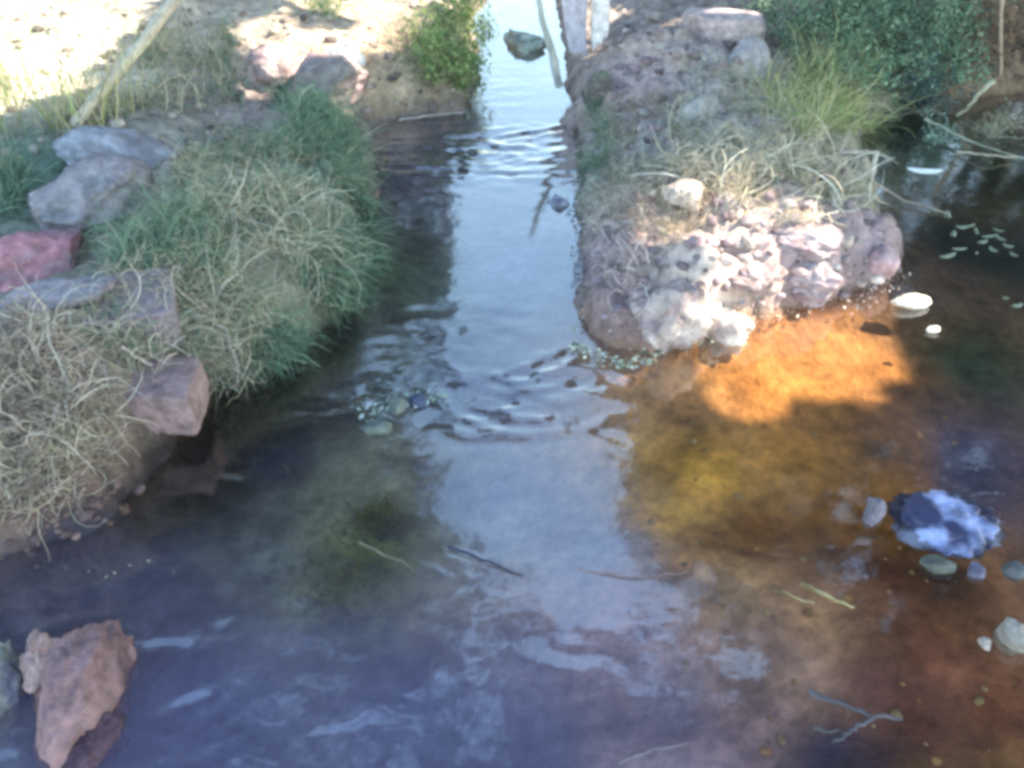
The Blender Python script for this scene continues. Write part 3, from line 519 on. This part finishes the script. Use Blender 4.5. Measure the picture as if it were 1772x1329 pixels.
upright('bent_reed', [(1722, 140), (1700, 155), (1672, 190), (1655, 200)], (1660, 205), .010, (.55, .52, .38), 'pale bent reed slanting down to the black pool', 'reed')
wstick('floating_twig', [(1400, 255, .14), (1470, 290, .1), (1560, 345, .02), (1640, 370, .005)], .006, (.45, .38, .30), 'long thin branch sloping from the right bank into the black pool', 'twig')
wstick('floating_twig', [(1600, 205, .06), (1680, 245, .02), (1772, 275, .005)], .006, (.40, .42, .32), 'greenish branch lying over the black pool towards the right edge', 'twig')
wstick('floating_twig', [(1655, 262, .01), (1710, 268, .03), (1762, 274, .01)], .005, (.48, .42, .33), 'short pale branch floating farthest right on the black pool', 'twig')
wstick('floating_twig', [(622, 938, .004), (660, 958, .004), (700, 972, .004), (716, 990, .0)], .003, (.16, .14, .10), 'short tan twig floating left of the dark stick midstream', 'twig')
wstick('dark_stick', [(775, 947, .006), (830, 968, .005), (905, 995, .003)], .004, (.04, .045, .07), 'dark straight stick floating in the middle of the stream')
wstick('floating_twig', [(1000, 985, .0), (1100, 1000, .003), (1190, 990, .0)], .003, (.22, .16, .16), 'thin brown twig just under the surface right of the dark stick', 'twig')
b = empty('forked_branch', W(1510, 1240, .01)[0], 'forked grey branch lying in the dark water at the lower right', 'branch')
for nm, pts, r in (('main_stem', [(1400, 1195, .012), (1460, 1222, .014), (1515, 1240, .014), (1560, 1244, .0)], .006), ('side_fork', [(1512, 1241, .014), (1480, 1262, .012), (1440, 1285, .0)], .005), ('side_fork', [(1405, 1262, .0), (1440, 1266, .006), (1468, 1268, .008)], .003)):
    P = [W(*q)[0] for q in pts]; v_, f, c = tube_path(resample(P, 12, .002), np.linspace(r, r*.6, 12), (.10, .085, .09)); mesh_obj(nm, v_, f, M_WOOD, b, c, True)
wstick('sunken_stick', [(1385, 1010, -.01), (1430, 1030, .002), (1478, 1052, .004)], .006, (.36, .27, .13), 'pale yellow stick at the lower end of the orange shallows')
wstick('sunken_stick', [(1340, 1020, -.01), (1380, 1035, .0), (1410, 1045, .002)], .005, (.3, .22, .11), 'shorter ochre stick beside the pale yellow one')
wstick('mud_root', [(60, 905, .02), (110, 860, .05), (150, 800, .09), (165, 770, .12)], .007, (.40, .30, .27), 'thick curved root along the lower edge of the left grass tangle', 'root')
wstick('mud_root', [(0, 905, .02), (50, 885, .03), (100, 868, .05)], .005, (.36, .27, .25), 'thin root joining the curved root at the left edge', 'root')
wstick('mud_root', [(70, 838, .07), (85, 870, .04), (100, 905, .0)], .005, (.55, .42, .38), 'short pale root crossing the curved root above the mud', 'root')
wstick('bank_root', [(210, 600, .24), (260, 632, .17), (300, 640, .16), (350, 642, .14)], .005, (.55, .45, .40), 'pale root lying along the top of the masonry block', 'root')
wstick('bank_root', [(352, 640, .14), (330, 672, .12), (300, 712, .08)], .004, (.5, .42, .4), 'thin light root down the right edge of the masonry block', 'root')
wstick('bottom_stick', [(1070, 1320, .0), (1120, 1300, .004), (1190, 1285, .004)], .003, (.2, .16, .18), 'thin stick at the bottom edge of the water right of centre')
wstick('bank_stick', [(690, 208, .01), (740, 200, .015), (806, 194, .02)], .006, (.50, .44, .40), 'pale stick lying at the waterline under the lime green shrub')
upright('grey_log', [(968, 150), (958, 95), (940, 40), (925, -30)], (985, 200), .018, (.36, .37, .36), 'slim grey log leaning along the right edge of the upper stream', 'log')

# pale upright slabs beside the upper stream
def slab(name, corners, base, thick, col, label, cat):
    b_ = pt(*base); P = []
    for u, v in corners:
        d = ray(u, v)[0]; t = (b_[1]+.02)/d[1]; P.append(np.array([0, 0, CAM_H])+d*t)
    P = np.array(P); n = len(P); N = 24; pts = []
    for i in range(n):
        for k in range(N//4): pts.append(P[i]+(P[(i+1) % n]-P[i])*k/(N//4))
    pts = np.array(pts); pts += R.randn(*pts.shape)*.003; m = len(pts); c = pts.mean(0)
    back = pts+np.array([0, thick, thick*.15]); rim = c+(pts-c)*.93+np.array([0, -.008, 0]); V = np.concatenate([rim, pts, back, [c+np.array([0, -.012, 0])], [c+np.array([0, thick, 0])]])
    f = []
    for i in range(m):
        j = (i+1) % m; f += [(i, j, m+j, m+i), (m+i, m+j, 2*m+j, 2*m+i), (3*m, j, i), (3*m+1, 2*m+i, 2*m+j)]
    return tag(mesh_obj(name, V, f, M_ROCK, col=np.tile(col, (len(V), 1)), smooth=False), label, cat)
slab('pale_slab', [(962, -60), (1014, -60), (1016, 96), (985, 92)], (1000, 110), .05, (.62, .58, .66), 'wide lilac white slab standing beside the upper stream', 'slab')
slab('pale_slab', [(1022, -60), (1062, -60), (1052, 60), (1026, 92)], (1030, 110), .05, (.80, .76, .76), 'narrow bright white slab standing right of the lilac slab', 'slab')

# sky glints on the right shallows, painted blue-white on a crumpled lump
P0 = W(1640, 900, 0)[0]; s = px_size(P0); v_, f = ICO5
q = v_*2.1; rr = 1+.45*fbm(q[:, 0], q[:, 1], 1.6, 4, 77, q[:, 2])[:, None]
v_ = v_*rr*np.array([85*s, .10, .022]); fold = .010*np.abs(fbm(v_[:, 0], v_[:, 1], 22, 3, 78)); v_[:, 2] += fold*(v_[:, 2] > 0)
MP = bpy.data.materials.new('sky_glint_paint'); MP.use_nodes = True; b_ = MP.node_tree.nodes['Principled BSDF']
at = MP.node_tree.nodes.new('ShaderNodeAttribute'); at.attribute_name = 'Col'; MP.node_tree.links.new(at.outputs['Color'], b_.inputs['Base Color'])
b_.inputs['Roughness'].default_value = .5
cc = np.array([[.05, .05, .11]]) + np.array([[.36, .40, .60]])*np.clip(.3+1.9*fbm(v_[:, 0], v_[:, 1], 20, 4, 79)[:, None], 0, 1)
tag(mesh_obj('painted_sky_glints', v_+P0+np.array([0, 0, -.010]), f, MP, col=cc, smooth=True, loc=P0), 'crumpled lump painted as blue and white sky glints in the dark shallows at the right', 'litter')

# one white fleck and floating leaves on the black pool, foam line and litter along the mound
fleck_spots = [(1600, 294, 60, 14, (.95, .97, .95), 'bright white elongated fleck lying on the black pool', 'white_fleck')]
for u, v, wp, hp, c, lab, nm in fleck_spots:
    P = W(u, v, .006)[0]; s = px_size(P); a = np.linspace(0, 6.283, 14, endpoint=False); tx, ty = wp*s/2*np.cos(a), .022*np.sin(a); cr = math.cos(-.15); sr = math.sin(-.15)
    top = np.stack([tx*cr-ty*sr, tx*sr+ty*cr, .004*np.cos(2*a)], -1); V = np.concatenate([top, top-np.array([0, 0, .003]), [[0, 0, .005]]])
    f = [(14*2, i, (i+1) % 14) for i in range(14)]+[(i, 14+i, 14+(i+1) % 14, (i+1) % 14) for i in range(14)]
    tag(mesh_obj(nm, V+P, f, M_FOAM, col=np.tile(c, (len(V), 1)), loc=P), lab, 'leaf')
spots = [(1665, 392), (1690, 400), (1650, 405), (1712, 408), (1700, 418), (1732, 412), (1660, 430), (1720, 432), (1745, 425), (1640, 442), (1680, 390), (1755, 440), (1620, 365), (1640, 372), (1740, 515), (1760, 528), (1715, 280), (1690, 438), (1728, 398)]
m0 = None
for k, (u, v) in enumerate(spots):
    P = W(u, v, .004)[0]; s = .5+R.rand()
    if m0 is None:
        a = np.linspace(0, 6.283, 10, endpoint=False); top = np.stack([.022*np.cos(a), .011*np.sin(a), .003*np.cos(2*a)], -1); V = np.concatenate([top, [[0, 0, .002]]])
        m0 = mesh_obj('floating_leaf', V, [(10, i, (i+1) % 10) for i in range(10)], M_FOAM, col=np.tile((.24, .27, .19), (11, 1))); o = m0
    else: o = m0.copy(); COL.objects.link(o)
    o.location = P; o.scale = (s*(.5+R.rand()), s*(.5+.8*R.rand()), s); o.rotation_euler = (0, 0, R.rand()*3)
    tag(o, 'small pale leaf among those scattered afloat on the dark pool', 'leaf', 'small leaves floating on the dark pool')
def litter(name, path, n, spread, size, cols, label, z=.004):
    P = np.array([W(u, v, z)[0] for u, v in path]); q = resample(P, n); q[:, :2] += R.randn(n, 2)*spread; q[:, 2] = np.maximum(Hat(q[:, 0], q[:, 1]), 0)+z+R.rand(n)*.006
    v1, f1, i1 = leaves(q, size*(.4+R.rand(n)), R.randn(n, 3)*.5+np.array([0, 0, 1]), .6)
    return tag(mesh_obj(name, v1, f1, M_FOAM, col=tones(i1, cols)), label, 'litter', None, 'stuff')
litter('leaf_litter', [(985, 600), (1020, 608), (1075, 632), (1105, 628), (1150, 602), (1230, 585), (1300, 566)], 330, .014, .016, [(.5, .52, .38), (.62, .6, .45), (.3, .34, .25), (.2, .18, .16)], 'pale leaf litter caught in a line along the foot of the mound')
litter('leaf_litter', [(990, 190), (1006, 300), (1000, 400), (1004, 500), (1015, 575)], 260, .014, .014, [(.2, .22, .15), (.3, .25, .22), (.14, .12, .11)], 'dark leafy litter along the right waterline of the upper stream')
litter('leaf_litter', [(1060, 596), (1180, 588), (1340, 546), (1450, 512), (1560, 470)], 240, .02, .016, [(.4, .32, .26), (.25, .18, .15), (.5, .42, .33)], 'brown crumbs and dead leaves on the foot of the sunlit mound')
litter('leaf_litter', [(950, 345), (990, 350), (992, 380)], 30, .012, .016, [(.3, .35, .45), (.5, .55, .6)], 'bits of litter caught by the small stone in the bright water')
litter('leaf_litter', [(640, 720), (680, 690), (730, 690), (770, 680)], 90, .02, .016, [(.3, .36, .3), (.4, .44, .42)], 'grey green scum round the stones at the left end of the riffle')
litter('leaf_litter', [(1440, 500), (1500, 490), (1540, 500), (1470, 535)], 70, .02, .014, [(.5, .42, .36), (.3, .22, .2)], 'brown bits of litter at the tip of the mound')
litter('leaf_litter', [(300, 985), (120, 980), (180, 992)], 8, .02, .010, [(.4, .4, .25)], 'few yellowish leaves afloat above the red rock')
# dark algae patch under the water
def algae(u, v, ru, rv, n, label, cols, hgt=.04):
    q = np.random.RandomState(u).randn(n, 2)*.5; B = W(u+q[:, 0]*ru, v+q[:, 1]*rv, -.06); B[:, 2] = Hat(B[:, 0], B[:, 1])
    v1, f1, i1, _ = strands(B, R.randn(n, 3)*.6+np.array([0, -.5, .4]), hgt*(1+R.rand(n)), .004, .8, .4, 6)
    v1[:, 2] = np.minimum(v1[:, 2], -.004)
    tag(mesh_obj('algae', v1, f1, M_BLADE, col=tones(i1, cols)), label, 'algae', None, 'stuff')
algae(655, 862, 50, 32, 420, 'dark olive algae clump on the stream bed left of centre', [(.12, .13, .02), (.18, .17, .04)], .03)
algae(570, 960, 110, 130, 350, 'thin grey green algae film trailing downstream on the bed', [(.2, .2, .1), (.15, .16, .09)], .02)

# ------------------------------------------------------------------ trees round the stream: they shade it and stand mirrored in it
PATCH = [(z if z < .1 else float(Hat(*W(*np.mean(p[:] if len(p) != 7 else p[1:6], 0), z)[0][:2].reshape(2, 1))[0])+.05, p) for z, p in [(.25, [(-500, -50), (310, -50), (290, 0), (225, 62), (150, 130), (60, 165), (-500, 240)]),
         (.45, [(405, 40), (500, 30), (575, 60), (655, 70), (665, 142), (610, 150), (560, 112), (430, 140)]),
         (.35, [(585, -60), (775, -60), (745, 55), (610, 62)]), (.3, [(470, -50), (620, -50), (600, 6), (480, 10)]),
         (.25, [(770, -80), (870, -80), (870, 60), (800, 100), (760, 60)]),
         (.15, [(1045, 430), (1160, 420), (1300, 475), (1315, 545), (1240, 615), (1110, 615), (1040, 520)]),
         (.2, [(1155, 295), (1225, 290), (1230, 360), (1165, 365)]),
         (-.10, [(1165, 610), (1330, 565), (1560, 550), (1605, 610), (1595, 690), (1400, 705), (1210, 722), (1160, 670)]),
         (0., [(1525, 496), (1625, 500), (1620, 545), (1528, 545)]), (0., [(1598, 555), (1634, 555), (1634, 588), (1598, 588)]),
         (.3, [(1180, 8), (1325, 8), (1320, 50), (1190, 52)]), (.25, [(1015, -80), (1060, -80), (1060, 70), (1020, 80)]),
         (0., [(1050, 600), (1190, 575), (1190, 625), (1080, 650)]), (.03, [(25, 1080), (110, 1080), (110, 1180), (40, 1190)])]]
BAND = [(760, -400), (1060, -400), (1060, 60), (1030, 170), (1000, 260), (1005, 450), (1040, 600), (1085, 760), (1065, 930), (1060, 1130), (900, 1130), (900, 1010), (820, 985), (760, 900), (750, 740), (775, 600), (790, 330), (815, 230), (780, 150), (760, 60)]
def in_gap(P, pad=0):
    bad = np.zeros(len(P), bool)
    for z, poly in PATCH:
        g = P - TO_SUN[None]*((P[:, 2]-z)/TO_SUN[2])[:, None]; u, v = proj(g); u, v = np.nan_to_num(u, nan=-9e3), np.nan_to_num(v, nan=-9e3)
        for a, b_ in ((0, 0), (pad, 0), (-pad, 0), (0, pad*.6), (0, -pad*.6)): bad |= inside(u+a, v+b_, poly)
    return bad
def in_band(P):
    Q_ = P.copy(); Q_[:, 2] *= -1; u, v = proj(Q_); u, v = np.nan_to_num(u, nan=-9e3), np.nan_to_num(v, nan=-9e3)
    thin = inside(u, v, [(-500, 880), (250, 880), (700, 1010), (1150, 1010), (1200, 1500), (-500, 1500)]) & (vnoise(P[:, 0]*2.2, P[:, 1]*2.2, P[:, 2]*.5, s=99) > .47)
    return inside(u, v, BAND) | thin
trunks = {'near': (5.6, 1.2), 'middle': (6.3, 4.6), 'far': (6.0, 8.4)}
cent = []
for layer in range(4):
    sp = .125; a = np.arange(-3.9, 4.4, sp); b2 = np.arange(-.4, 8.2, sp); A, B2 = np.meshgrid(a, b2); g = np.stack([A.ravel(), B2.ravel(), np.zeros(A.size)], -1)
    g[:, :2] += (R.rand(len(g), 2)-.5)*sp*1.4; h = 3.1+.5*layer+.25*vnoise(g[:, 0]*1.1, g[:, 1]*1.1, s=layer)+.15*R.randn(len(g)); cent.append(g+TO_SUN[None]*(h/TO_SUN[2])[:, None])
cent = np.concatenate(cent); cent = cent[~in_gap(cent, 14)]; cent = cent[~in_band(cent)]
LC = [(.03, .045, .02), (.04, .06, .025), (.02, .035, .015)]
tx = np.array(list(trunks.values())); own = np.argmin((cent[:, None, 0]-tx[None, :, 0])**2*.15+(cent[:, None, 1]-tx[None, :, 1])**2, 1)
tl = {'near': 'leafy tree right of the stream nearest the camera shading the lower water', 'middle': 'leafy tree on the right shading the mound and mirrored in the dark pool', 'far': 'leafy tree on the far right shading the upper stream'}
def trunk_mesh(x, y, top, crown, parent, nlimb=12):
    z0 = float(Hfun(np.array([x]), np.array([y]))[0][0]); q = resample([(x, y, z0-.1), (x+.1, y+.05, z0+1), (x-.05, y, top)], 10, .02); parts = [tube_path(q, np.linspace(.14, .05, 10), (1, 1, 1))]
    for k in range(nlimb):
        e_ = crown[R.randint(len(crown))]; s_ = q[4+R.randint(5)]; mid = (s_+e_)/2+np.array([0, 0, .2]); parts.append(tube_path(resample([s_, mid, e_], 8, .03), np.linspace(.045, .012, 8), (1, 1, 1)))
    v, f, c = merge(parts); mesh_obj('trunk', v, f, M_BARK, parent, smooth=True)
for k, (nm, (x, y)) in enumerate(trunks.items()):
    c = cent[own == k]; e = empty('tree', (x, y, float(Hfun(np.array([x]), np.array([y]))[0][0])), tl[nm], 'tree', None)
    v1, f1, i1 = leaves(c, .21+.06*R.rand(len(c)), TO_SUN[None]*1.6+R.randn(len(c), 3)*.5, .75); mesh_obj('crown', v1, f1, M_CROWN, e, tones(i1, LC)); trunk_mesh(x, y, 3.9, c, e)
def far_tree(x, y, rx, ry, z0, z1, n, label, size=.16, gap=True):
    q = R.randn(n, 3); q = unit(q)*(R.rand(n, 1)**.4); P = np.stack([x+rx*q[:, 0], y+ry*q[:, 1], (z0+z1)/2+(z1-z0)/2*q[:, 2]], -1); P += .25*np.stack([vnoise(P[:, 0]*2, P[:, 1]*2, P[:, 2]*2, s=k) for k in range(3)], -1)
    P = P[vnoise(P[:, 0]*1.6, P[:, 1]*1.6, P[:, 2]*1.6, s=5) > -.25]; P = P[~in_band(P)]
    if gap: P = P[~in_gap(P, 10)]
    e = empty('tree', (x, y, float(Hfun(np.array([x]), np.array([y]))[0][0])), label, 'tree'); v1, f1, i1 = leaves(P, size*(.6+.8*R.rand(len(P))), None, .7); mesh_obj('crown', v1, f1, M_CROWN, e, tones(i1, LC+[(.05, .08, .035)])); trunk_mesh(x, y, z1*.8, P, e)
far_tree(-2.6, 9.2, 2.0, 1.5, .6, 5.6, 17000, 'bushy tree left of the upper stream mirrored beside the bright band')
far_tree(-2.3, 4.6, 1.9, 2.3, 3.0, 5.0, 13000, 'overhanging tree above the left bank mirrored in the grey green water', .18)
far_tree(-5.6, 6.6, 1.6, 1.8, .5, 4.2, 6000, 'rounded tree at the back of the left bank')
far_tree(3.6, 10.2, 2.7, 1.5, .4, 11.5, 20000, 'tall bushy tree right of the upper stream mirrored in the water')
far_tree(5.6, 6.9, 2.0, 1.1, .4, 4.5, 9000, 'low dense tree behind the black pool')
far_tree(-1.0, 22, 4.5, 2, .8, 3.6, 7000, 'wide low tree far upstream', .3)
far_tree(-12, 16, 5, 3, .8, 7, 7000, 'broad tree in the far left distance', .4)
far_tree(13, 17, 5, 3, .8, 7, 7000, 'broad tree in the far right distance', .4)
print('objects', len(bpy.data.objects))
